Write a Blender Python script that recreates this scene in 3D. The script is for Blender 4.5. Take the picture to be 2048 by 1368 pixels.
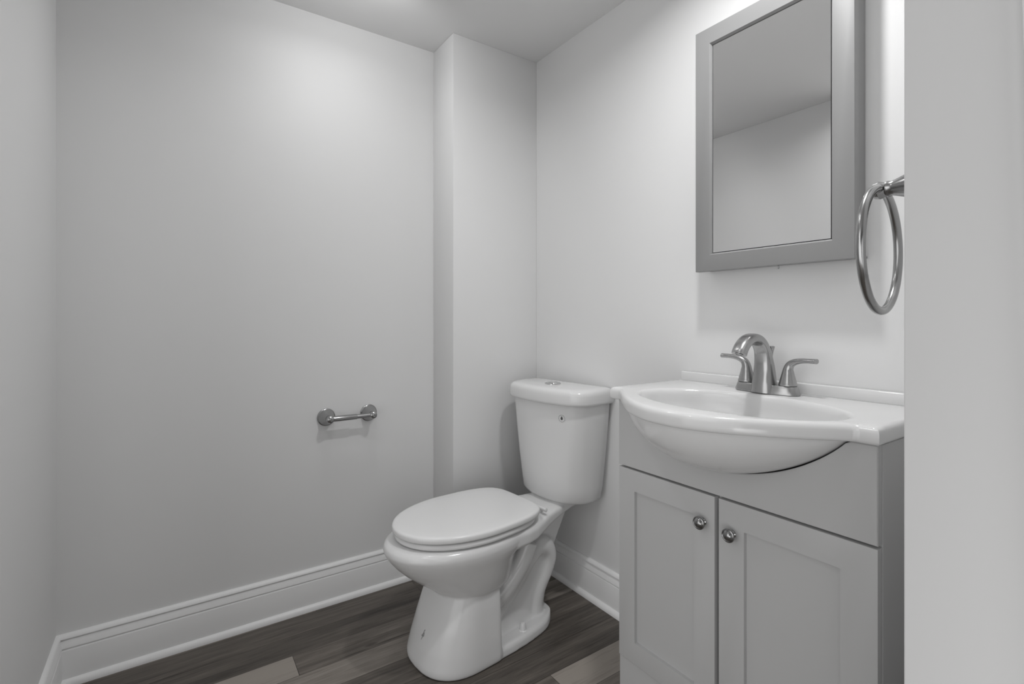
import bpy, bmesh, math, random
from mathutils import Vector, Matrix
from mathutils.bvhtree import BVHTree

for o in list(bpy.data.objects):
    bpy.data.objects.remove(o)
scene = bpy.context.scene
COL = scene.collection
PI = math.pi

# ------------------------------------------------------------------ camera
EYE = 1.055
cam_d = bpy.data.cameras.new('camera')
cam_d.sensor_width = 36.0
cam_d.lens = 36.0 * 1001.0 / 2048.0
cam_d.shift_y = -46.0 / 2048.0
cam_d.clip_start = 0.01
cam = bpy.data.objects.new('camera', cam_d)
COL.objects.link(cam)
cam.location = (0, 0, EYE)
cam.rotation_euler = (PI / 2, 0, -math.atan2(0.5628, 0.8264))
scene.camera = cam

# ------------------------------------------------------------------ light
scene.view_settings.view_transform = 'Standard'
scene.view_settings.look = 'None'
scene.view_settings.gamma = 1.0
scene.view_settings.use_curve_mapping = False
scene.view_settings.exposure = -0.03

world = bpy.data.worlds.new('ambient_fill')
scene.world = world
world.use_nodes = True
wb = world.node_tree.nodes['Background']
wb.inputs[0].default_value = (1, 1, 1, 1)
wb.inputs[1].default_value = 0.03  # faint even fill added from all sides


def lamp(name, kind, loc, power, **kw):
    d = bpy.data.lights.new(name, kind)
    d.energy = power
    for k, v in kw.items():
        setattr(d, k, v)
    o = bpy.data.objects.new(name, d)
    o.location = loc
    COL.objects.link(o)
    return o


# ceiling fixture near the long wall, a vanity downlight, an added fill disc
spot = lamp('ceiling_fixture', 'SPOT', (0.50, 1.45, 2.08), 3.0, spot_size=math.radians(165), spot_blend=0.4, shadow_soft_size=0.03)
spot.rotation_euler = Vector((-0.04, 0.80, -0.48)).to_track_quat('-Z', 'Y').to_euler()
lamp('ceiling_fixture', 'AREA', (0.46, 1.53, 2.168), 1.15, shape='DISK', size=0.14, spread=math.radians(160))
lamp('downlight_and_fill', 'AREA', (0.89, 0.67, 2.170), 6.6, shape='DISK', size=0.10, spread=math.radians(160))
lamp('downlight_and_fill', 'AREA', (0.00, 0.98, 2.170), 1.2, shape='DISK', size=0.12, spread=math.radians(150))  # added unseen fill, brightens the left wall


def soft(name, loc, target, w, h, power, spread=180):
    o = lamp(name, 'AREA', loc, power, shape='RECTANGLE', size=w)
    o.data.size_y = h
    o.data.spread = math.radians(spread)
    o.rotation_euler = (Vector(target) - Vector(loc)).to_track_quat('-Z', 'Y').to_euler()


# added fill panels, out of view beyond the left opening and behind the doorway
soft('hall_fill', (-1.75, 0.10, 0.70), (1.2, 0.9, 0.6), 2.6, 1.5, 21.0)
soft('hall_fill', (-1.25, 0.45, 1.75), (0.9, 0.9, 0.6), 1.1, 0.8, 5.0)
soft('hall_fill', (-0.20, -1.35, 0.9), (0.5, 1.2, 0.85), 1.0, 1.4, 6.0)
soft('hall_fill', (-0.60, -0.75, 0.28), (0.75, 0.15, 0.5), 0.7, 0.4, 0.32, 45)  # added low fill aimed at the lower stub wall

# ------------------------------------------------------------------ materials


def mat(name, col, rough=0.5, metal=0.0, spec=0.5, coat=0.0, bump=0.0, bscale=200.0, aniso=0.0):
    m = bpy.data.materials.new(name)
    m.use_nodes = True
    nt = m.node_tree
    b = nt.nodes['Principled BSDF']
    b.inputs['Base Color'].default_value = (*col, 1)
    b.inputs['Roughness'].default_value = rough
    b.inputs['Metallic'].default_value = metal
    b.inputs['Specular IOR Level'].default_value = spec
    b.inputs['Coat Weight'].default_value = coat
    b.inputs['Coat Roughness'].default_value = 0.05
    b.inputs['Anisotropic'].default_value = aniso
    tc = nt.nodes.new('ShaderNodeTexCoord')
    n = nt.nodes.new('ShaderNodeTexNoise')
    n.inputs['Scale'].default_value = bscale
    n.inputs['Detail'].default_value = 4.0
    nt.links.new(tc.outputs['Object'], n.inputs['Vector'])
    if metal > 0:
        pass
    elif bump > 0:
        bp = nt.nodes.new('ShaderNodeBump')
        bp.inputs['Strength'].default_value = bump
        bp.inputs['Distance'].default_value = 0.001
        nt.links.new(n.outputs['Fac'], bp.inputs['Height'])
        nt.links.new(bp.outputs['Normal'], b.inputs['Normal'])
    else:
        mr = nt.nodes.new('ShaderNodeMapRange')
        mr.inputs['To Min'].default_value = max(0.02, rough - 0.03)
        mr.inputs['To Max'].default_value = rough + 0.03
        nt.links.new(n.outputs['Fac'], mr.inputs['Value'])
        nt.links.new(mr.outputs['Result'], b.inputs['Roughness'])
    return m


M_WALL = mat('wall_paint', (0.74, 0.74, 0.74), 0.55, spec=0.35, bump=0.06, bscale=260)
M_CEIL = mat('ceiling_paint', (0.76, 0.76, 0.76), 0.8, spec=0.2, bump=0.05, bscale=220)
M_TRIM = mat('trim_paint', (0.82, 0.82, 0.82), 0.35, spec=0.45)
M_PORC = mat('porcelain', (0.715, 0.715, 0.715), 0.17, spec=0.45)
M_SEAT = mat('seat_plastic', (0.76, 0.76, 0.76), 0.22, spec=0.5)
M_TOP = mat('cultured_marble', (0.72, 0.72, 0.72), 0.13, spec=0.5)
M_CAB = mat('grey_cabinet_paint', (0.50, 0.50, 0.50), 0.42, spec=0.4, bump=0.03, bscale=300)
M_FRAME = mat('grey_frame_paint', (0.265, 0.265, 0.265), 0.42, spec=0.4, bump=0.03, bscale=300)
M_DARK = mat('dark_joint_and_shade', (0.01, 0.01, 0.01), 0.7)  # black for the handle joints and the painted shade around the mirror glass
M_NICK = mat('brushed_nickel', (0.42, 0.42, 0.42), 0.27, metal=1.0)
M_RING = mat('satin_nickel', (0.38, 0.38, 0.38), 0.24, metal=1.0)
M_KNOB = mat('aged_pewter', (0.30, 0.30, 0.30), 0.22, metal=1.0)
M_CHROME = mat('chrome', (0.62, 0.62, 0.62), 0.10, metal=1.0)
M_MIRR = mat('mirror_silver', (0.95, 0.95, 0.95), 0.02, metal=1.0)
M_MIRR.node_tree.nodes['Principled BSDF'].inputs['Roughness'].default_value = 0.0
for l in list(M_MIRR.node_tree.nodes['Principled BSDF'].inputs['Roughness'].links):
    M_MIRR.node_tree.links.remove(l)
M_INK = mat('grey_ink', (0.06, 0.06, 0.06), 0.5)
M_SMUDGE = mat('faded_ink', (0.28, 0.28, 0.28), 0.5)


def floor_material():
    m = bpy.data.materials.new('wood_plank_floor')
    m.use_nodes = True
    nt = m.node_tree
    N = nt.nodes.new
    L = nt.links.new
    b = nt.nodes['Principled BSDF']
    b.inputs['Roughness'].default_value = 0.45
    b.inputs['Specular IOR Level'].default_value = 0.35
    tc = N('ShaderNodeTexCoord')
    at = N('ShaderNodeAttribute')
    at.attribute_name = 'plank_tone'
    sd = N('ShaderNodeAttribute')
    sd.attribute_name = 'plank_seed'

    def mth(op, a, bb=None, clamp=False):
        n = N('ShaderNodeMath')
        n.operation = op
        n.use_clamp = clamp
        for i, v in enumerate((a, bb)):
            if v is None:
                continue
            if isinstance(v, (int, float)):
                n.inputs[i].default_value = v
            else:
                L(v, n.inputs[i])
        return n.outputs[0]
    mp = N('ShaderNodeMapping')
    mp.inputs['Scale'].default_value = (1.5, 26.0, 1.0)
    L(tc.outputs['Object'], mp.inputs['Vector'])
    cmb = N('ShaderNodeCombineXYZ')
    L(mth('MULTIPLY', sd.outputs['Fac'], 37.0), cmb.inputs['X'])
    L(mth('MULTIPLY', sd.outputs['Fac'], 11.0), cmb.inputs['Z'])
    va = N('ShaderNodeVectorMath')
    va.operation = 'ADD'
    L(mp.outputs[0], va.inputs[0])
    L(cmb.outputs[0], va.inputs[1])
    n1 = N('ShaderNodeTexNoise')
    n1.inputs['Scale'].default_value = 1.3
    n1.inputs['Detail'].default_value = 6
    n1.inputs['Roughness'].default_value = 0.6
    n1.inputs['Distortion'].default_value = 0.4
    L(va.outputs[0], n1.inputs['Vector'])
    n2 = N('ShaderNodeTexNoise')
    n2.inputs['Scale'].default_value = 6.0
    n2.inputs['Detail'].default_value = 8
    n2.inputs['Roughness'].default_value = 0.7
    L(va.outputs[0], n2.inputs['Vector'])
    a = mth('MULTIPLY', mth('SUBTRACT', n1.outputs['Fac'], 0.5), 1.0)
    c = mth('MULTIPLY', mth('SUBTRACT', n2.outputs['Fac'], 0.5), 0.75)
    tone = mth('ADD', mth('ADD', at.outputs['Fac'], a), c)
    # knot and the dark check beside it
    sep = N('ShaderNodeSeparateXYZ')
    L(tc.outputs['Object'], sep.inputs[0])
    wob = mth('MULTIPLY', mth('SUBTRACT', n2.outputs['Fac'], 0.5), 0.05)
    for (kx, ky, rx, ry, amt) in ((0.475, 1.584, 0.055, 0.0035, 0.40), (0.60, 1.588, 0.075, 0.004, 0.42),
                                  (0.535, 1.598, 0.025, 0.009, 0.30), (0.50, 1.633, 0.05, 0.009, 0.16)):
        dx = mth('DIVIDE', mth('SUBTRACT', sep.outputs['X'], kx), rx)
        dy = mth('DIVIDE', mth('SUBTRACT', sep.outputs['Y'], ky), ry)
        r = mth('ADD', mth('ADD', mth('MULTIPLY', dx, dx), mth('MULTIPLY', dy, dy)), mth('MULTIPLY', wob, 12.0))
        k = mth('MULTIPLY', mth('SUBTRACT', 1.0, r, True), amt)
        tone = mth('SUBTRACT', tone, k)
    cr = N('ShaderNodeValToRGB')
    cr.color_ramp.elements[0].position = 0.0
    cr.color_ramp.elements[0].color = (0.038, 0.033, 0.029, 1)
    cr.color_ramp.elements[1].position = 1.0
    cr.color_ramp.elements[1].color = (0.32, 0.290, 0.258, 1)
    e = cr.color_ramp.elements.new(0.45)
    e.color = (0.128, 0.112, 0.097, 1)
    L(tone, cr.inputs['Fac'])
    L(cr.outputs['Color'], b.inputs['Base Color'])
    bp = N('ShaderNodeBump')
    bp.inputs['Strength'].default_value = 0.12
    bp.inputs['Distance'].default_value = 0.001
    L(n2.outputs['Fac'], bp.inputs['Height'])
    L(bp.outputs['Normal'], b.inputs['Normal'])
    return m


M_FLOOR = floor_material()

# ------------------------------------------------------------------ helpers


def thing(name, label, cat, loc, group=None):
    o = bpy.data.objects.new(name, None)
    COL.objects.link(o)
    o.empty_display_size = 0.05
    o.location = loc
    o['label'] = label
    o['category'] = cat
    if group:
        o['group'] = group
    return o


def world_loc(o):
    v = Vector((0, 0, 0))
    while o is not None:
        v += o.location
        o = o.parent
    return v


def link(name, me, m, parent=None, sharp=35, label=None):
    """link a mesh whose vertices are in world coordinates as one object"""
    me.name = name
    o = bpy.data.objects.new(name, me)
    COL.objects.link(o)
    if m is not None:
        me.materials.clear()
        me.materials.append(m)
    if parent is not None:
        me.transform(Matrix.Translation(-world_loc(parent)))
        o.parent = parent
    me.shade_smooth()
    me.set_sharp_from_angle(angle=math.radians(sharp))
    if label:
        o['label'] = label
    return o


def from_bm(bm):
    bmesh.ops.recalc_face_normals(bm, faces=bm.faces[:])
    me = bpy.data.meshes.new('m')
    bm.to_mesh(me)
    bm.free()
    return me


def add_box(bm, lo, hi, bev=0.0, seg=2):
    vs = [bm.verts.new((x, y, z)) for x in (lo[0], hi[0]) for y in (lo[1], hi[1]) for z in (lo[2], hi[2])]
    fs = [bm.faces.new([vs[i] for i in q]) for q in ((0, 1, 3, 2), (4, 6, 7, 5), (0, 4, 5, 1), (2, 3, 7, 6), (0, 2, 6, 4), (1, 5, 7, 3))]
    if bev > 0:
        es = list({e for f in fs for e in f.edges})
        bmesh.ops.bevel(bm, geom=es, offset=bev, segments=seg, affect='EDGES', profile=0.5)


def box(lo, hi, bev=0.0, seg=2):
    bm = bmesh.new()
    add_box(bm, lo, hi, bev, seg)
    return from_bm(bm)


def add_loft(bm, rings, cap0=True, cap1=True, closed=True):
    R = [[bm.verts.new(p) for p in r] for r in rings]
    n = len(R[0])
    for a, b in zip(R, R[1:]):
        for i in range(n if closed else n - 1):
            j = (i + 1) % n
            bm.faces.new((a[i], a[j], b[j], b[i]))
    if cap0:
        bm.faces.new(R[0][::-1])
    if cap1:
        bm.faces.new(R[-1])
    return R


def loft(rings, cap0=True, cap1=True, closed=True):
    bm = bmesh.new()
    add_loft(bm, rings, cap0, cap1, closed)
    return from_bm(bm)


def add_lathe(bm, prof, origin, axis, n=40, cap0=True, cap1=True):
    """prof: (radius, height along axis)"""
    ax = Vector(axis).normalized()
    u = ax.orthogonal().normalized()
    v = ax.cross(u)
    o = Vector(origin)
    rings = []
    for r, h in prof:
        rings.append([o + ax * h + (u * math.cos(2 * PI * k / n) + v * math.sin(2 * PI * k / n)) * max(r, 1e-5) for k in range(n)])
    add_loft(bm, rings, cap0, cap1)


def lathe(prof, origin, axis, n=40):
    bm = bmesh.new()
    add_lathe(bm, prof, origin, axis, n)
    return from_bm(bm)


def catmull(pts, per=8, closed=False):
    P = [Vector(p) for p in pts]
    n = len(P)
    out = []
    for i in range(n if closed else n - 1):
        p0 = P[(i - 1) % n] if closed or i > 0 else P[0] * 2 - P[1]
        p1 = P[i]
        p2 = P[(i + 1) % n]
        p3 = P[(i + 2) % n] if closed or i + 2 < n else P[-1] * 2 - P[-2]
        for k in range(per):
            t = k / per
            out.append(0.5 * ((2 * p1) + (-p0 + p2) * t + (2 * p0 - 5 * p1 + 4 * p2 - p3) * t * t + (-p0 + 3 * p1 - 3 * p2 + p3) * t ** 3))
    if not closed:
        out.append(P[-1].copy())
    return out


def add_tube(bm, pts, radii, n=20, side=None, cap=True, power=2.0):
    """sweep; radii: list of (ra, rb): ra along 'side', rb along the other normal"""
    P = [Vector(p) for p in pts]
    rings = []
    prev = None
    for i, p in enumerate(P):
        t = (P[min(i + 1, len(P) - 1)] - P[max(i - 1, 0)]).normalized()
        if side is not None:
            u = Vector(side)
            u = (u - t * u.dot(t)).normalized()
        else:
            u = t.orthogonal() if prev is None else prev - t * prev.dot(t)
            u.normalize()
            prev = u
        v = t.cross(u)
        ra, rb = radii[i] if isinstance(radii[i], (tuple, list)) else (radii[i], radii[i])
        ring = []
        for k in range(n):
            a = 2 * PI * k / n
            c, s = math.cos(a), math.sin(a)
            cc = math.copysign(abs(c) ** (2 / power), c)
            ss = math.copysign(abs(s) ** (2 / power), s)
            ring.append(p + u * ra * cc + v * rb * ss)
        rings.append(ring)
    add_loft(bm, rings, cap, cap)


def lerp_list(vals, n):
    """resample keyed list of scalars/tuples to n entries"""
    out = []
    m = len(vals) - 1
    for i in range(n):
        f = i / (n - 1) * m
        a = min(int(f), m - 1)
        t = f - a
        v0, v1 = vals[a], vals[a + 1]
        if isinstance(v0, tuple):
            out.append(tuple(x + (y - x) * t for x, y in zip(v0, v1)))
        else:
            out.append(v0 + (v1 - v0) * t)
    return out


def structure(name, me, m, label=None, sharp=35):
    o = link(name, me, m, None, sharp)
    o['kind'] = 'structure'
    if label:
        o['label'] = label
    return o


# ------------------------------------------------------------------ room shell
XL, XR = -0.2735, 1.32          # side wall faces
YB = 1.926                      # long back wall face
CX, CY = 0.912, 1.748           # boxed chase in the far corner
H = 2.175
CFX, CF0, CF1 = 0.640, 0.060, 0.2047   # stub wall beside the doorway
T = 0.10

# floor : every plank is a face with its own tone
def build_floor():
    rnd = random.Random(5)
    bm = bmesh.new()
    lt = bm.faces.layers.float.new('plank_tone')
    ls = bm.faces.layers.float.new('plank_seed')
    w, ln = 0.104, 1.22
    fixed = {(-1, 'a'): 1.02, (-1, 'b'): 0.50, (0, '*'): 0.27, (1, '*'): 0.30, (-2, '*'): 0.74, (-3, '*'): 0.36, (-4, '*'): 0.28,
             (-5, '*'): 0.30, (-6, 'a'): 0.48, (-6, 'b'): 0.98}
    x0, x1 = -2.90, XR + 0.02
    for row in range(-35, 4):
        ya, yb = 1.682 + row * w, 1.682 + (row + 1) * w
        off = (0.7426 + 0.3007 * (row + 1)) % 1.0
        c = math.floor(x0 / ln + off)
        while True:
            a, b = (c - off) * ln, (c + 1 - off) * ln
            if a > x1:
                break
            aa, bb = max(a, x0), min(b, x1)
            if bb > aa + 1e-4:
                g = 0.0006
                vs = [bm.verts.new(p) for p in ((aa + g, ya + g, 0), (bb - g, ya + g, 0), (bb - g, yb - g, 0), (aa + g, yb - g, 0))]
                f = bm.faces.new(vs)
                t = rnd.uniform(0.25, 0.7)
                side = 'a' if (row == -1 and b < 0.32) or (row == -6 and b < 0.93) else 'b'
                f[lt] = fixed.get((row, side), fixed.get((row, '*'), t))
                f[ls] = rnd.random() + row * 0.013
            c += 1
    # dark joints: one sheet just under the planks
    vs = [bm.verts.new(p) for p in ((x0, -2.0, -0.002), (x1, -2.0, -0.002), (x1, 2.05, -0.002), (x0, 2.05, -0.002))]
    f = bm.faces.new(vs)
    f[lt] = 0.0
    me = bpy.data.meshes.new('floor')
    bm.to_mesh(me)
    bm.free()
    return structure('floor', me, M_FLOOR, 'grey-brown wood plank floor')


build_floor()
structure('ceiling', box((-2.95, -2.0, H), (XR + T, YB + T, H + 0.08)), M_CEIL, 'plain white ceiling')
structure('wall_back', box((XL - T, YB, -0.05), (XR + T, YB + T, H)), M_WALL, 'long white wall behind the toilet with the paper holder')
structure('wall_hall', box((-2.95, -2.0, -0.05), (-2.85, YB + T, H)), M_WALL, 'white wall of the room beyond the opening')
structure('wall_right', box((XR, CF1, -0.05), (XR + T, YB, H)), M_WALL, 'white wall behind the vanity and toilet tank')
structure('wall_left', box((XL - T, 1.10, -0.05), (XL, YB, H)), M_WALL, 'white wall at the left edge')
structure('wall_corner', box((CX, CY, -0.05), (XR, YB, H), 0.002, 2), M_WALL, 'boxed-out white corner chase behind the toilet')
structure('wall_front', box((CFX, CF0, -0.05), (XR + T, CF1, H), 0.003, 2), M_WALL, 'end of the white wall at the right beside the vanity')

# door casing on the hall side of the stub wall, a touch out of plumb
cas = box((CFX - 0.0135, 0.030, -0.05), (CFX - 0.0005, 0.1113, H), 0.0015)
for v in cas.vertices:
    v.co.y += (v.co.z - 1.2585) * 0.0236
structure('trim_1', cas, M_TRIM, 'white door casing at the upper right edge')

# baseboards with quarter round : profile (distance from wall, height)
BB = [(0.0, 0.0), (0.0, 0.1445), (0.0025, 0.1445), (0.0065, 0.1425), (0.0095, 0.1390), (0.0115, 0.1345), (0.0118, 0.1330), (0.0070, 0.1312), (0.0065, 0.1298),
      (0.0085, 0.1265), (0.0115, 0.1190), (0.0148, 0.1090), (0.0150, 0.1072), (0.0118, 0.1050), (0.0118, 0.1030), (0.0148, 0.1008), (0.0155, 0.0985), (0.0155, 0.018)]
for k in range(0, 7):
    a = PI / 2 * k / 6
    BB.append((0.0155 + 0.0125 * math.sin(a), 0.001 + 0.0185 * math.cos(a)))
BB.append((0.0280, 0.0))


def baseboard(name, p0, p1, nrm, m0=0.0, m1=0.0, label=None):
    """p0,p1 on the wall face; m0/m1 = mitre sign (+1 the end retreats with depth)"""
    p0, p1, nrm = Vector(p0), Vector(p1), Vector(nrm)
    d = (p1 - p0).normalized()
    r0 = [p0 + nrm * q + d * (q * m0) + Vector((0, 0, z)) for q, z in BB]
    r1 = [p1 + nrm * q - d * (q * m1) + Vector((0, 0, z)) for q, z in BB]
    structure(name, loft([r0, r1]), M_TRIM, label, sharp=28)


baseboard('baseboard_back', (XL, YB, 0), (CX, YB, 0), (0, -1, 0), 1, 1, 'white moulded baseboard along the long wall')
baseboard('baseboard_left', (XL, 1.10, 0), (XL, YB, 0), (1, 0, 0), 0, 1, 'white moulded baseboard at the left edge')
baseboard('baseboard_right', (XR, 0.99, 0), (XR, CY, 0), (-1, 0, 0), 0, 1, 'white moulded baseboard between toilet and vanity')
baseboard('baseboard_corner', (CX, CY, 0), (XR, CY, 0), (0, -1, 0), -1, 1, 'white moulded baseboard around the corner chase behind the toilet')
baseboard('trim_2', (CX, YB, 0), (CX, CY, 0), (-1, 0, 0), 1, -1, 'short baseboard return on the side of the corner chase')

# ------------------------------------------------------------------ toilet
YT = 1.474
toilet = thing('toilet', 'white two-piece toilet with closed lid between the corner and the vanity', 'toilet', (0.85, YT, 0))


def egg(x0, xm, x1, hw, hb, z, n=72, nf=2.0, nb=2.0, yc=YT):
    """egg outline: tip x0 (toward room), widest at xm, back x1; nf/nb superellipse powers"""
    out = []
    for k in range(n):
        a = 2 * PI * k / n
        c, s = math.cos(a), math.sin(a)
        p = nf if c > 0 else nb
        L = (xm - x0) if c > 0 else (x1 - xm)
        x = xm - L * math.copysign(abs(c) ** (2 / p), c)
        y = hw * math.copysign(abs(s) ** (2 / p), s)
        if c < 0:
            y *= 1 - (1 - hb / hw) * ((x - xm) / (x1 - xm)) ** 1.6
        out.append(Vector((x, yc + y, z)))
    return out


def build_bowl():
    bm = bmesh.new()
    # bowl
    secs = [(0.195, 0.700, 0.92, 0.114), (0.213, 0.672, 0.93, 0.131), (0.224, 0.657, 0.935, 0.140), (0.254, 0.617, 0.938, 0.150),
            (0.288, 0.575, 0.942, 0.160), (0.312, 0.551, 0.950, 0.167), (0.330, 0.536, 0.985, 0.173), (0.345, 0.526, 1.01, 0.177), (0.360, 0.520, 1.02, 0.179),
            (0.373, 0.524, 1.022, 0.177), (0.382, 0.536, 1.02, 0.168), (0.385, 0.562, 1.0, 0.15)]
    add_loft(bm, [egg(x0, 0.79, x1, hw, hw * 0.86, z, nb=2.6, nf=2.1) for z, x0, x1, hw in secs])
    # deck running back under the tank
    prof = [(0.88, 0.166, 0.322), (0.93, 0.167, 0.326), (0.975, 0.158, 0.330), (1.02, 0.139, 0.334), (1.065, 0.118, 0.338), (1.11, 0.102, 0.344), (1.16, 0.090, 0.352), (1.21, 0.084, 0.362), (1.275, 0.082, 0.368)]
    rings = []
    for x, hw, zb in prof:
        r = []
        zt = 0.3885
        for k in range(24):
            a = 2 * PI * (k + 0.5) / 24
            c, s = math.cos(a), math.sin(a)
            r.append(Vector((x, YT + hw * math.copysign(abs(c) ** 0.4, c), (zt + zb) / 2 + (zt - zb) / 2 * math.copysign(abs(s) ** 0.4, s))))
        rings.append(r)
    add_loft(bm, rings)
    # raised tank seat
    add_loft(bm, [egg(1.135, 1.2, 1.285, 0.088, 0.088, z, nf=3.5, nb=6) for z in (0.375, 0.396)])
    # pedestal skirt (front)
    psec = [(0.0, 0.609, 0.140, 0.834, 2.5), (0.006, 0.605, 0.144, 0.837, 2.5), (0.02, 0.606, 0.145, 0.837, 2.5), (0.06, 0.617, 0.142, 0.838, 2.45),
            (0.12, 0.638, 0.136, 0.840, 2.4), (0.17, 0.657, 0.130, 0.842, 2.3), (0.205, 0.671, 0.124, 0.844, 2.2), (0.235, 0.690, 0.119, 0.846, 2.2)]
    add_loft(bm, [egg(x0, 0.76, xb, hw, hw, z, nf=nf, nb=14, yc=YT - 0.007) for z, x0, hw, xb, nf in psec])
    # foot plate
    def foot(z, g):
        ctrl = [(0.80, -0.144 - g), (0.90, -0.142 - g), (0.98, -0.134 - g), (1.05, -0.117 - g), (1.10, -0.080), (1.118 + g, -0.03), (1.118 + g, 0.03),
                (1.10, 0.080), (1.05, 0.117 + g), (0.98, 0.134 + g), (0.90, 0.142 + g), (0.80, 0.144 + g)]
        return [Vector((p.x, YT + p.y, z)) for p in catmull([(a, b, 0) for a, b in ctrl], 6)]
    add_loft(bm, [foot(0.0, -0.001), foot(0.004, 0.003), foot(0.024, 0.001), foot(0.032, -0.005), foot(0.034, -0.012)])
    # central web behind the skirt
    web = [(0.80, 0.0), (1.080, 0.0), (1.076, 0.06), (1.080, 0.10), (1.092, 0.145), (1.105, 0.19), (1.095, 0.235), (1.05, 0.262), (0.80, 0.30)]
    add_loft(bm, [[Vector((x, YT + s * 0.074, z)) for x, z in web] for s in (-1, 1)])
    spine = [(0.80, 0.20), (1.10, 0.16), (1.135, 0.19), (1.140, 0.225), (1.160, 0.26), (1.225, 0.372), (0.80, 0.372)]
    add_loft(bm, [[Vector((x, YT + s * 0.052, z)) for x, z in spine] for s in (-1, 1)])
    # flared root of the web on the foot
    add_loft(bm, [egg(0.78, 0.85, 1.100, 0.106, 0.088, 0.015, nb=4), egg(0.78, 0.85, 1.094, 0.086, 0.076, 0.045, nb=4), egg(0.80, 0.85, 1.085, 0.074, 0.068, 0.085, nb=4)])
    # trapway, mirrored left and right
    for s in (-1, 1):
        path = catmull([(0.835, YT + s * 0.060, 0.070), (0.900, YT + s * 0.060, 0.128), (0.965, YT + s * 0.060, 0.188), (1.015, YT + s * 0.058, 0.240),
                        (1.058, YT + s * 0.055, 0.260), (1.096, YT + s * 0.053, 0.243), (1.108, YT + s * 0.050, 0.203), (1.090, YT + s * 0.050, 0.158),
                        (1.060, YT + s * 0.050, 0.110), (1.046, YT + s * 0.050, 0.060), (1.044, YT + s * 0.052, 0.010)], 8)
        add_tube(bm, path, lerp_list([0.030, 0.031, 0.033, 0.035, 0.036, 0.036, 0.036, 0.034, 0.034, 0.035, 0.038], len(path)), 18)
        # outer passage under the bowl
        path = catmull([(0.835, YT + s * 0.066, 0.125), (0.90, YT + s * 0.078, 0.175), (0.955, YT + s * 0.088, 0.240), (0.985, YT + s * 0.098, 0.31)], 6)
        add_tube(bm, path, lerp_list([0.030, 0.032, 0.032, 0.030], len(path)), 18)
    bmesh.ops.recalc_face_normals(bm, faces=bm.faces[:])
    bmesh.ops.triangulate(bm, faces=bm.faces[:])
    me = bpy.data.meshes.new('t')
    bm.to_mesh(me)
    bm.free()
    tmp = bpy.data.objects.new('t', me)
    COL.objects.link(tmp)
    rm = tmp.modifiers.new('r', 'REMESH')
    rm.mode = 'VOXEL'
    rm.voxel_size = 0.0034
    sm = tmp.modifiers.new('s', 'SMOOTH')
    sm.factor = 0.5
    sm.iterations = 9
    dg = bpy.context.evaluated_depsgraph_get()
    out = bpy.data.meshes.new_from_object(tmp.evaluated_get(dg))
    bpy.data.objects.remove(tmp)
    for v in out.vertices:
        if v.co.z < 0.0012:
            v.co.z = 0.0012
    return out


bowl_me = build_bowl()
bowl_bvh = BVHTree.FromPolygons([v.co.copy() for v in bowl_me.vertices], [tuple(p.vertices) for p in bowl_me.polygons])
link('bowl', bowl_me, M_PORC, toilet, sharp=80)


def seat_rings(zs, fac_list, x0, x1, hw, hb, xm=0.80):
    return [egg(x0 + g, xm, x1 - g, hw - g, hb - g, z - 0.004, n=96, nf=2.05, nb=4.8) for z, g in zip(zs, fac_list)]


# seat: a ring with an opening
so = [egg(0.556 + g, 0.80, 1.020 - g, 0.174 - g, 0.150 - g, z - 0.004, n=96, nf=2.05, nb=4.0) for z, g in
      ((0.392, 0.016), (0.392, 0.004), (0.394, 0.001), (0.399, 0.0), (0.404, 0.001), (0.407, 0.004), (0.408, 0.010))]
si = [egg(0.556 + g, 0.80, 1.028 - g * 1.6, 0.174 - g, 0.142 - g, z - 0.004, n=96, nf=2.05, nb=2.6) for z, g in
      ((0.408, 0.045), (0.406, 0.052), (0.396, 0.054), (0.392, 0.048))]
bm = bmesh.new()
rr = [[bm.verts.new(p) for p in r] for r in so + si]
rr.append(rr[0])
for a, b in zip(rr, rr[1:]):
    for i in range(96):
        j = (i + 1) % 96
        bm.faces.new((a[i], a[j], b[j], b[i]))
link('seat', from_bm(bm), M_SEAT, toilet, sharp=50)
lid = seat_rings([0.4125, 0.4125, 0.4135, 0.417, 0.4255, 0.4290, 0.4310, 0.4320, 0.4328, 0.4334],
                 [0.020, 0.003, 0.001, 0.0, 0.0003, 0.0020, 0.0055, 0.012, 0.045, 0.09], 0.549, 1.026, 0.177, 0.156)
link('lid', loft(lid), M_SEAT, toilet, sharp=50)
for s in (-1, 1):
    bm = bmesh.new()
    add_lathe(bm, [(0.014, 0), (0.014, 0.012), (0.012, 0.016), (0.004, 0.018)], (1.052, YT + s * 0.078, 0.384), (0, 0, 1), 24)
    add_lathe(bm, [(0.002, -0.030), (0.0065, -0.028), (0.0065, 0.028), (0.002, 0.030)], (1.044, YT + s * 0.090, 0.404), (0, 1, 0), 20)
    link('hinge', from_bm(bm), M_SEAT, toilet)
for s in (-1, 1):
    link('bolt_cap', lathe([(0.014, 0.0), (0.014, 0.003), (0.0115, 0.005), (0.0095, 0.021), (0.007, 0.025), (0.002, 0.0265)],
                           (0.945, YT + s * 0.112, 0.031), (0, 0, 1), 28), M_SEAT, toilet)

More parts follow.
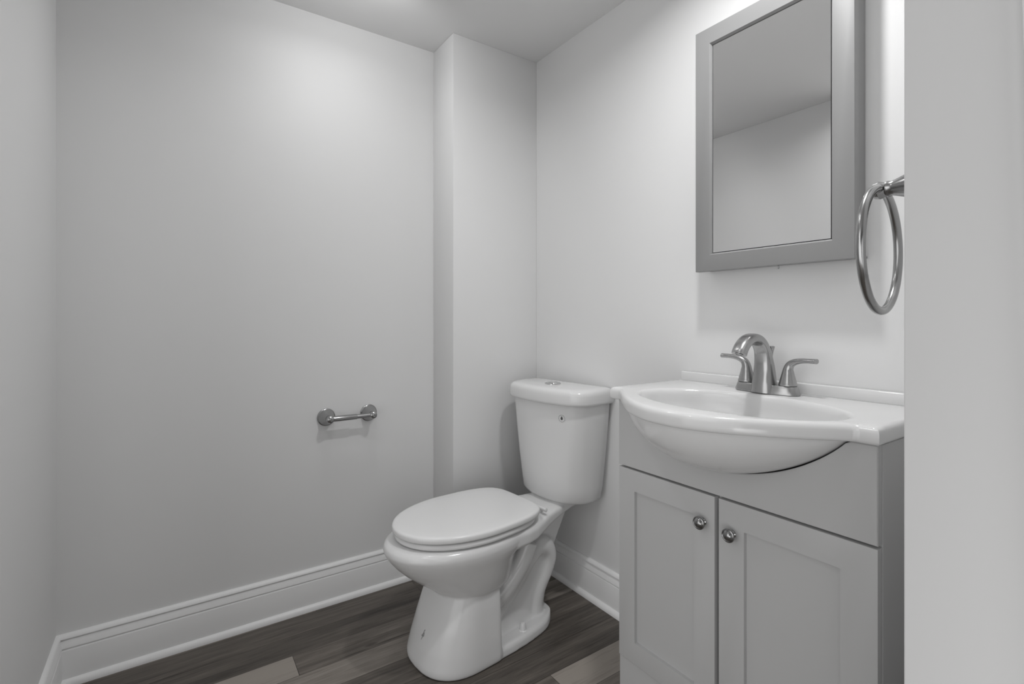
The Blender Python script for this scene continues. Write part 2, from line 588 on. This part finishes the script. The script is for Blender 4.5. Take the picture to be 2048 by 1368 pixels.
# tank
def tank_ring(z, xf, xs, hw, xb, rc=0.05, n=56, nfr=2.2):
    """back straight at xb, sides to xs, bowed front reaching xf; corner rounding rc"""
    pts = []
    hs = hw
    raw = [(xb, -hs + 0.008), (xb - 0.006, -hs), ((xb + xs) / 2, -hs)]
    for k in range(n + 1):
        y = -1 + 2 * k / n
        # bow plus round corners
        x = xf + (xs - xf) * abs(y) ** nfr
        e = max(0.0, abs(y) * hw - (hw - rc)) / rc
        x += rc * (1 - math.sqrt(max(0.0, 1 - e * e)))
        raw.append((x, y * hs))
    raw += [((xb + xs) / 2, hs), (xb - 0.006, hs), (xb, hs - 0.008)]
    return [Vector((x, YT + y, z)) for x, y in raw]


TH = [(0.3940, 1.150, 1.195, 0.136, 1.262), (0.3945, 1.136, 1.185, 0.150, 1.270), (0.399, 1.128, 1.178, 0.158, 1.274), (0.409, 1.123, 1.172, 0.1625, 1.278),
      (0.45, 1.120, 1.168, 0.167, 1.284), (0.55, 1.114, 1.158, 0.176, 1.288), (0.65, 1.109, 1.152, 0.185, 1.290), (0.740, 1.105, 1.148, 0.192, 1.292), (0.752, 1.105, 1.148, 0.193, 1.292)]
tank_me = loft([tank_ring(*a) for a in TH])
tank_bvh = BVHTree.FromPolygons([v.co.copy() for v in tank_me.vertices], [tuple(p.vertices) for p in tank_me.polygons])
tank = link('tank', tank_me, M_PORC, toilet, sharp=60)


def off(z, g):
    return tank_ring(z + 0.002 * (z > 0.78), 1.092 + g, 1.132 + g, 0.207 - g, 1.300 - g)


tl = [off(0.7535, 0.012), off(0.7535, 0.004), off(0.756, 0.001), off(0.762, 0.0), off(0.785, 0.0), off(0.794, 0.0015), off(0.800, 0.005),
      off(0.8045, 0.011), off(0.807, 0.02), off(0.8085, 0.032)]
tank_lid = link('tank_lid', loft(tl), M_PORC, toilet, sharp=60)
bm = bmesh.new()
add_lathe(bm, [(0.030, 0.0), (0.030, 0.003), (0.028, 0.0045), (0.0255, 0.0045), (0.0250, 0.0036), (0.0235, 0.0036), (0.022, 0.0058), (0.012, 0.0068), (0.001, 0.007)], (1.190, YT, 0.8106), (0, 0, 1), 48)
add_box(bm, (1.168, YT - 0.0006, 0.8166), (1.212, YT + 0.0006, 0.8177))
link('flush_button', from_bm(bm), M_CHROME, tank_lid, label='round chrome dual flush button')


def decal(bvh, polys, start, udir, vdir, ndir, lift=0.0006, thick=0.0004):
    """raise flat polygons (u,v lists in metres) onto a surface: shot along -ndir"""
    bm = bmesh.new()
    U, V, Nn = Vector(udir), Vector(vdir), Vector(ndir)
    S = Vector(start)
    for poly in polys:
        top, bot = [], []
        for (u, v) in poly:
            p = S + U * u + V * v + Nn * 0.3
            hit = bvh.ray_cast(p, -Nn)
            h = hit[0] if hit[0] is not None else S + U * u + V * v
            top.append(bm.verts.new(h + Nn * (lift + thick)))
            bot.append(bm.verts.new(h + Nn * (lift - 0.0008)))
        n = len(top)
        bm.faces.new(top)
        bm.faces.new(bot[::-1])
        for i in range(n):
            j = (i + 1) % n
            bm.faces.new((top[i], bot[i], bot[j], top[j]))
    return from_bm(bm)


# drop mark in a broken ring of tiny lettering on the tank front
drop = []
for k in range(20):
    a = 2 * PI * k / 20
    drop.append((0.0040 * math.sin(a) * (1 if math.cos(a) < 0 else max(0.0, 1 - math.cos(a)) ** 0.8), 0.0052 * math.cos(a) if math.cos(a) < 0 else 0.0085 * math.cos(a)))
MZ = 0.706
MY = 1.358
link('drop_mark', decal(tank_bvh, [drop], (1.1, MY, MZ), (0, -1, 0), (0, 0, 1), (-1, 0, 0)), M_INK, tank, label='small dark water drop mark on the tank')
dash = []
for k in range(14):
    a0 = 2 * PI * k / 14
    a1 = a0 + 2 * PI / 14 * 0.55
    dash.append([(0.0128 * math.sin(a0), 0.0128 * math.cos(a0)), (0.0128 * math.sin(a1), 0.0128 * math.cos(a1)), (0.0112 * math.sin(a1), 0.0112 * math.cos(a1)), (0.0112 * math.sin(a0), 0.0112 * math.cos(a0))])
link('mark_ring', decal(tank_bvh, dash, (1.1, MY, MZ), (0, -1, 0), (0, 0, 1), (-1, 0, 0)), M_SMUDGE, tank, label='faint broken ring around the drop mark')


def stroke(a, b, w):
    d = Vector((b[0] - a[0], b[1] - a[1]))
    nrm = Vector((-d.y, d.x)).normalized() * w / 2
    return [(a[0] + nrm.x, a[1] + nrm.y), (b[0] + nrm.x * .4, b[1] + nrm.y * .4), (b[0] - nrm.x * .4, b[1] - nrm.y * .4), (a[0] - nrm.x, a[1] - nrm.y)]


# grey scribble stamped low on the pedestal
sc = [stroke((-0.004, 0.012), (0.001, 0.003), 0.0022), stroke((-0.003, 0.003), (-0.004, -0.004), 0.0025), stroke((-0.003, 0.004), (0.007, -0.006), 0.003),
      stroke((0.002, -0.001), (-0.003, -0.006), 0.002), stroke((0.001, -0.005), (0.005, -0.016), 0.0022), stroke((0.007, -0.006), (0.001, -0.005), 0.0022)]
mp_dir = Vector((-0.93, -0.36, 0)).normalized()
link('stamp_mark', decal(bowl_bvh, sc, (0.66, 1.470, 0.098), (mp_dir.y, -mp_dir.x, 0), (0, 0, 1), mp_dir), M_SMUDGE, toilet, label='small grey scribbled mark low on the pedestal')

# the whole toilet stands a few degrees out of square with the wall
YAW = math.radians(5.0)
toilet.location = (1.2 - 0.35 * math.cos(YAW), YT - 0.35 * math.sin(YAW), 0)
toilet.rotation_euler = (0, 0, YAW)

# ------------------------------------------------------------------ vanity cabinet
V0, V1 = 0.360, 0.971         # right / left side of the cabinet
XF = 1.015                    # front face of doors
vanity = thing('vanity_cabinet', 'light grey two-door shaker vanity cabinet under the white sink', 'cabinet', (1.17, 0.6655, 0))
bm = bmesh.new()
pt = 0.0165
xf = XF + 0.019
add_box(bm, (xf, V0, 0.0), (XR - 0.002, V0 + pt, 0.834), 0.0008, 1)
add_box(bm, (xf, V1 - pt, 0.0), (XR - 0.002, V1, 0.834), 0.0008, 1)
add_box(bm, (xf + 0.001, V0 + pt, 0.130), (XR - 0.004, V1 - pt, 0.146))
add_box(bm, (XR - 0.010, V0 + pt, 0.02), (XR - 0.004, V1 - pt, 0.70))
add_box(bm, (xf + 0.0005, V0 + pt, 0.64), (xf + 0.017, V1 - pt, 0.69))
link('carcass', from_bm(bm), M_CAB, vanity)
link('toe_board', box((XF + 0.004, V0 + 0.001, 0.0), (xf - 0.0005, V1 - 0.001, 0.1365), 0.0008, 1), M_CAB, vanity)

# belly outline where it meets the front plane (y, z)
VC = 0.6735
def belly_half(y):
    u = (y - 0.678) / 0.272
    return max(0.0, 1 - abs(u) ** 2.0)


def belly_z(y):
    b = belly_half(y)
    return 0.838 - 0.1205 * b ** 0.86


# front panel with the scooped cut-out
def front_panel():
    y0, y1, zb, zt = V0 + 0.001, V1 - 0.001, 0.6585, 0.834
    n = 60
    top = []
    for k in range(n + 1):
        y = y0 + (y1 - y0) * k / n
        top.append((y, min(zt, belly_z(y) - 0.0016)))
    prof = [(y1, zb), (y0, zb)] + top
    bm = bmesh.new()
    fr = [bm.verts.new((XF, y, z)) for y, z in prof]
    bk = [bm.verts.new((XF + 0.018, y, z)) for y, z in prof]
    m = len(prof)
    f0 = bm.faces.new(fr)
    bm.faces.new(bk[::-1])
    for i in range(m):
        j = (i + 1) % m
        bm.faces.new((fr[i], bk[i], bk[j], fr[j]))
    bmesh.ops.recalc_face_normals(bm, faces=bm.faces[:])
    es = [e for e in f0.edges]
    bmesh.ops.bevel(bm, geom=es, offset=0.0012, segments=2, affect='EDGES')
    return from_bm(bm)


link('front_panel', front_panel(), M_CAB, vanity)


def shaker(y0, y1, z0, z1, stile, rail):
    bm = bmesh.new()
    dep, ch = 0.0085, 0.0014
    def ring(x, g, gz=None):
        gz = g if gz is None else gz
        return [Vector((x, y0 + g, z0 + gz)), Vector((x, y1 - g, z0 + gz)), Vector((x, y1 - g, z1 - gz)), Vector((x, y0 + g, z1 - gz))]
    rings = [ring(XF + 0.018, 0.0), ring(XF + 0.0012, 0.0), ring(XF + 0.0003, 0.0004), ring(XF, 0.0013), ring(XF, stile, rail), ring(XF + dep, stile + ch, rail + ch)]
    add_loft(bm, rings)
    return from_bm(bm)


def knob(y, z, door):
    pr = [(0.0085, 0.0), (0.0085, 0.002), (0.006, 0.004), (0.0052, 0.010), (0.008, 0.0135), (0.0140, 0.0155), (0.0150, 0.0172), (0.0146, 0.0190), (0.0128, 0.0196),
          (0.0122, 0.0192), (0.0112, 0.0200), (0.0095, 0.0226), (0.006, 0.0246), (0.002, 0.0254)]
    link('knob', lathe(pr, (XF + 0.0003, y, z), (-1, 0, 0), 40), M_KNOB, door, label='round pewter knob with a ridged rim')


dl = link('door', shaker(0.6772, V1 - 0.002, 0.139, 0.6530, 0.055, 0.056), M_CAB, vanity, sharp=25)
knob(0.7065, 0.588, dl)
dr = link('door', shaker(V0 + 0.001, 0.6672, 0.139, 0.6530, 0.060, 0.056), M_CAB, vanity, sharp=25)
knob(0.6335, 0.585, dr)

# ------------------------------------------------------------------ sink top
sink = thing('sink_top', 'glossy white one-piece sink top with bowed front on the grey vanity', 'sink', (1.15, VC, 0.836))
ZT, ZB = 0.868, 0.836
XE = 1.004      # straight front edge of the ears
YA0, YA1 = 0.355, 0.992


def outline(g=0.0):
    """top outline inset by g (counter-clockwise list), fixed count"""
    pts = []
    y0, y1 = YA0 + g, YA1 - g
    xb = XR - 0.002
    pts += [(xb + (XE + g - xb) * k / 10, y0) for k in range(10)]
    # right ear, bow, left ear
    c, hwid, dep = 0.675, 0.284, 0.168
    front = []
    n = 90
    for k in range(n + 1):
        y = y0 + (y1 - y0) * k / n
        u = (y - c) / (hwid - g * 0.5)
        b = max(0.0, 1 - u * u)
        x = XE + g - dep * b ** 1.18
        front.append((x, y))
    pts += front
    pts += [(XE + g + (xb - XE - g) * k / 10, y1) for k in range(1, 11)]
    pts += [(xb, y1 + (y0 - y1) * k / 20) for k in range(1, 20)]
    return pts


BCX, BCY, BSX, BSY = 1.055, 0.662, 0.148, 0.236


def basin_ring(f, z, dx=0.0):
    res = []
    for (x, y) in outline(0.0):
        a = math.atan2((y - BCY) / BSY, (x - BCX) / BSX)
        res.append(Vector((BCX + dx + BSX * f * math.cos(a), BCY + BSY * f * math.sin(a), z)))
    return res


def oring(g, z):
    return [Vector((x, y, z)) for x, y in outline(g)]


rings = [basin_ring(1.06, ZB), oring(0.010, ZB), oring(0.003, ZB), oring(0.0008, ZB + 0.002), oring(0.0, ZB + 0.006), oring(0.0, ZT - 0.012), oring(0.0010, ZT - 0.007), oring(0.0035, ZT - 0.003),
         oring(0.0075, ZT - 0.0006), oring(0.012, ZT), basin_ring(1.045, ZT - 0.0005), basin_ring(1.02, ZT - 0.001), basin_ring(1.0, ZT - 0.003), basin_ring(0.985, ZT - 0.008), basin_ring(0.97, ZT - 0.016)]
for k in range(1, 12):
    t = k / 11
    f = 0.97 - 0.88 * t ** 1.7
    z = ZT - 0.016 - 0.108 * math.sin(t * PI / 2) ** 1.0
    rings.append(basin_ring(f, z, 0.02 * t))
bm = bmesh.new()
add_loft(bm, rings, False, True)
link('counter', from_bm(bm), M_TOP, sink, sharp=60)
link('drain', lathe([(0.021, 0.0), (0.021, 0.002), (0.018, 0.0035), (0.015, 0.0025), (0.013, 0.004), (0.001, 0.0055)], (BCX + 0.02, BCY, ZT - 0.1235), (0, 0, 1), 32), M_CHROME, sink, label='round metal drain stopper')
link('backsplash', box((XR - 0.0215, YA0 + 0.001, ZT - 0.001), (XR - 0.002, YA1 - 0.010, ZT + 0.027), 0.003, 3), M_TOP, sink)


# belly of the bowl bulging over the cabinet front
def belly():
    rings = []
    n, m = 64, 18
    for k in range(n + 1):
        y = 0.4075 + (0.9445 - 0.4075) * k / n
        b = belly_half(y)
        u = (y - 0.675) / 0.284
        xfr = XE - 0.168 * max(0.0, 1 - u * u) ** 1.18 + 0.016
        zb = belly_z(y)
        xe = XF + 0.016
        xfr = min(xfr, xe - 0.001)
        r = []
        for q in range(m + 1):
            a = PI / 2 * q / m
            r.append(Vector((xe - (xe - xfr) * math.cos(a) ** 0.95, y, ZB + 0.001 - (ZB - zb) * math.sin(a) ** 1.05)))
        r.append(Vector((xe, y, ZB + 0.001)))
        rings.append(r)
    bm = bmesh.new()
    add_loft(bm, rings, True, True, True)
    return from_bm(bm)


link('bowl_underside', belly(), M_TOP, sink, sharp=50)

# ------------------------------------------------------------------ faucet
FX, FY, FZ = 1.256, 0.690, ZT + 0.0008
faucet = thing('faucet', 'brushed nickel two-handle faucet with arched spout on the sink top', 'faucet', (FX, FY, FZ))


def stadium(hy, hx, z, n=40, p=2.6):
    out = []
    for k in range(n):
        a = 2 * PI * k / n
        c, s = math.cos(a), math.sin(a)
        out.append(Vector((FX + hx * math.copysign(abs(c) ** (2 / p), c), FY + hy * math.copysign(abs(s) ** (2 / p), s), z)))
    return out


link('base_plate', loft([stadium(0.081, 0.0290, FZ), stadium(0.081, 0.0290, FZ + 0.003), stadium(0.0765, 0.0255, FZ + 0.018), stadium(0.0755, 0.0245, FZ + 0.0205), stadium(0.074, 0.023, FZ + 0.0215)]),
     M_NICK, faucet, sharp=40)
sp = catmull([(1.245, FY, FZ + 0.001), (1.245, FY, FZ + 0.025), (1.246, FY, FZ + 0.055), (1.243, FY, FZ + 0.082), (1.235, FY, FZ + 0.109), (1.217, FY, FZ + 0.130), (1.193, FY, FZ + 0.1385),
              (1.168, FY, FZ + 0.1345), (1.148, FY, FZ + 0.122), (1.137, FY, FZ + 0.109), (1.133, FY, FZ + 0.101)], 8)
bm = bmesh.new()
add_tube(bm, sp, lerp_list([(0.0300, 0.0270), (0.0275, 0.0245), (0.0240, 0.0205), (0.0212, 0.0168), (0.0192, 0.0142), (0.0182, 0.0126), (0.0178, 0.0120), (0.0175, 0.0122), (0.0173, 0.0128), (0.0172, 0.0135), (0.0170, 0.0138)], len(sp)),
         36, side=(0, 1, 0), power=2.8)
spout = link('spout', from_bm(bm), M_NICK, faucet, sharp=50)
ax = (Vector(sp[-1]) - Vector(sp[-2])).normalized()
link('aerator', lathe([(0.0095, -0.004), (0.0095, 0.0012), (0.007, 0.0012), (0.0068, 0.0004), (0.001, 0.0004)], sp[-1], ax, 28), M_KNOB, spout, label='dark round outlet under the spout tip')
for s in (-1, 1):
    hy = FY + s * 0.0535
    bm = bmesh.new()
    # flared cone that bends over into an outward lever
    z0 = FZ + 0.0225
    hp = catmull([(FX, hy, z0), (FX, hy, z0 + 0.003), (FX, hy, z0 + 0.016), (FX, hy + s * 0.0002, z0 + 0.029), (FX, hy + s * 0.0010, z0 + 0.041), (FX, hy + s * 0.0058, z0 + 0.0515),
                  (FX - 0.001, hy + s * 0.0165, z0 + 0.0585), (FX - 0.002, hy + s * 0.031, z0 + 0.0622), (FX - 0.003, hy + s * 0.048, z0 + 0.0636), (FX - 0.004, hy + s * 0.068, z0 + 0.0636)], 7)
    add_tube(bm, hp, lerp_list([(0.0203, 0.0203), (0.0203, 0.0203), (0.0168, 0.0168), (0.0136, 0.0136), (0.0112, 0.0108), (0.0100, 0.0092), (0.0094, 0.0078), (0.0090, 0.0064), (0.0092, 0.0056), (0.0100, 0.0060)], len(hp)), 32, side=(1, 0, 0), power=2.3)
    hd = link('handle', from_bm(bm), M_NICK, faucet, sharp=55)
    link('seam_ring', lathe([(0.0188, 0.0), (0.0188, 0.0018)], (FX, hy, FZ + 0.0210), (0, 0, 1), 36), M_DARK, hd, label='dark joint line under the handle')
    link('set_screw', lathe([(0.0022, -0.004), (0.0022, 0.0012), (0.0012, 0.0012), (0.001, 0.0006)], (FX - 0.0045, hy + s * 0.0115, z0 + 0.030), (-0.35, s * 0.94, 0.15), 16), M_KNOB, hd)
link('lift_rod', lathe([(0.0030, 0.0), (0.0030, 0.088), (0.0042, 0.096), (0.0062, 0.105), (0.0078, 0.1105), (0.0078, 0.1125), (0.006, 0.1135), (0.001, 0.1138)], (1.2795, FY, FZ + 0.003), (0, 0, 1), 24), M_NICK, faucet)

# ------------------------------------------------------------------ mirror cabinet
MX = 1.252
MY0, MY1, MZ0, MZ1 = 0.4895, 0.8966, 1.190, 1.876
mc = thing('mirror_cabinet', 'grey framed mirror cabinet hung on the wall above the sink', 'mirror cabinet', (XR, 0.693, MZ0))
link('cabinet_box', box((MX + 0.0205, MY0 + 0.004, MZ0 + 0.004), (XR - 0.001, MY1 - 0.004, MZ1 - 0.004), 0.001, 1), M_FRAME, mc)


def mirror_frame():
    bm = bmesh.new()
    def ring(x, g):
        return [Vector((x, MY0 + g, MZ0 + g)), Vector((x, MY1 - g, MZ0 + g)), Vector((x, MY1 - g, MZ1 - g)), Vector((x, MY0 + g, MZ1 - g))]
    fw = 0.045
    rs = [ring(MX + 0.020, 0.0), ring(MX + 0.0012, 0.0), ring(MX + 0.0003, 0.0004), ring(MX, 0.0013), ring(MX, fw), ring(MX + 0.0006, fw + 0.0008), ring(MX + 0.0075, fw + 0.0045), ring(MX + 0.020, fw + 0.0045)]
    R = add_loft(bm, rs, False, False)
    for i in range(4):
        j = (i + 1) % 4
        bm.faces.new((R[-1][i], R[-1][j], R[0][j], R[0][i]))
    return from_bm(bm)


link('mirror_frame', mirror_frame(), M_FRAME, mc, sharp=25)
link('shade_backing', box((MX + 0.0125, MY0 + 0.046, MZ0 + 0.046), (MX + 0.016, MY1 - 0.046, MZ1 - 0.046)), M_DARK, mc, label='dark sheet painted as the shade in the gap around the glass')  # black sheet gives the gap around the glass its shade
link('mirror_glass', box((MX + 0.0078, MY0 + 0.0515, MZ0 + 0.0515), (MX + 0.0118, MY1 - 0.0515, MZ1 - 0.0515)), M_MIRR, mc, label='rectangular mirror glass')
link('bumper', lathe([(0.0016, 0), (0.0016, 0.009), (0.0008, 0.010)], (MX + 0.012, 0.664, MZ0 + 0.001), (0, 0, -1), 12), M_KNOB, mc)
link('hinge', lathe([(0.0025, 0), (0.0035, 0.002), (0.0035, 0.005), (0.002, 0.006)], (XR - 0.006, MY0 + 0.005, MZ0 + 0.006), (0, -1, -0.2), 14), M_KNOB, mc)

# ------------------------------------------------------------------ paper holder
HZ = 0.691
HY = YB - 0.056
holder = thing('toilet_paper_holder', 'empty brushed nickel toilet paper holder on the long white wall', 'paper holder', (0.555, YB, HZ))
pr = [(0.0320, 0.0), (0.0325, 0.002), (0.0320, 0.005), (0.0290, 0.007), (0.0270, 0.010), (0.0235, 0.019), (0.0185, 0.029), (0.0145, 0.037), (0.0125, 0.043), (0.0130, 0.047), (0.0138, 0.052), (0.0138, 0.060), (0.0120, 0.066), (0.007, 0.0695), (0.001, 0.0705)]
for x in (0.4756, 0.6347):
    link('post', lathe(pr, (x, YB - 0.0003, HZ), (0, -1, 0), 40), M_RING, holder)
bm = bmesh.new()
add_lathe(bm, [(0.004, 0.0), (0.0098, 0.002), (0.0102, 0.006), (0.0102, 0.090), (0.0095, 0.092), (0.0083, 0.0925), (0.0083, 0.146), (0.004, 0.148)], (0.4812, HY, HZ), (1, 0, 0), 32)
link('roller', from_bm(bm), M_RING, holder)

# ------------------------------------------------------------------ towel ring
RX, RY, RZ = 0.738, 0.2585, EYE + 0.162
tr = thing('towel_ring', 'empty satin nickel towel ring on the wall end beside the mirror', 'towel ring', (RX, CF1, RZ))
d = CF1
pp = [(0.0270, 0.0005), (0.0275, 0.003), (0.0260, 0.006), (0.0215, 0.012), (0.0165, 0.022), (0.0125, 0.032), (0.0100, 0.039), (0.0090, 0.043), (0.0098, 0.0455), (0.0098, 0.0475), (0.0082, 0.0490), (0.0095, 0.0515), (0.0112, 0.0555), (0.0100, 0.0610), (0.006, 0.0645), (0.001, 0.0655)]
link('post', lathe(pp, (RX, CF1, RZ), (0, 1, 0), 40), M_RING, tr)
rad = 0.0765
bm = bmesh.new()
yaw = math.radians(5.0)
cpt = Vector((RX, CF1 + 0.0545, RZ - rad + 0.001))
rings = []
for k in range(96):
    a = 2 * PI * k / 96
    rv = Vector((math.cos(a) * math.cos(yaw), math.cos(a) * math.sin(yaw), math.sin(a)))
    nv = Vector((-math.sin(yaw), math.cos(yaw), 0))
    rings.append([cpt + rv * rad + (rv * math.cos(2 * PI * q / 20) + nv * math.sin(2 * PI * q / 20)) * 0.0052 for q in range(20)])
rings.append(rings[0])
add_loft(bm, rings, False, False)
bmesh.ops.remove_doubles(bm, verts=bm.verts[:], dist=1e-6)
link('ring', from_bm(bm), M_RING, tr)
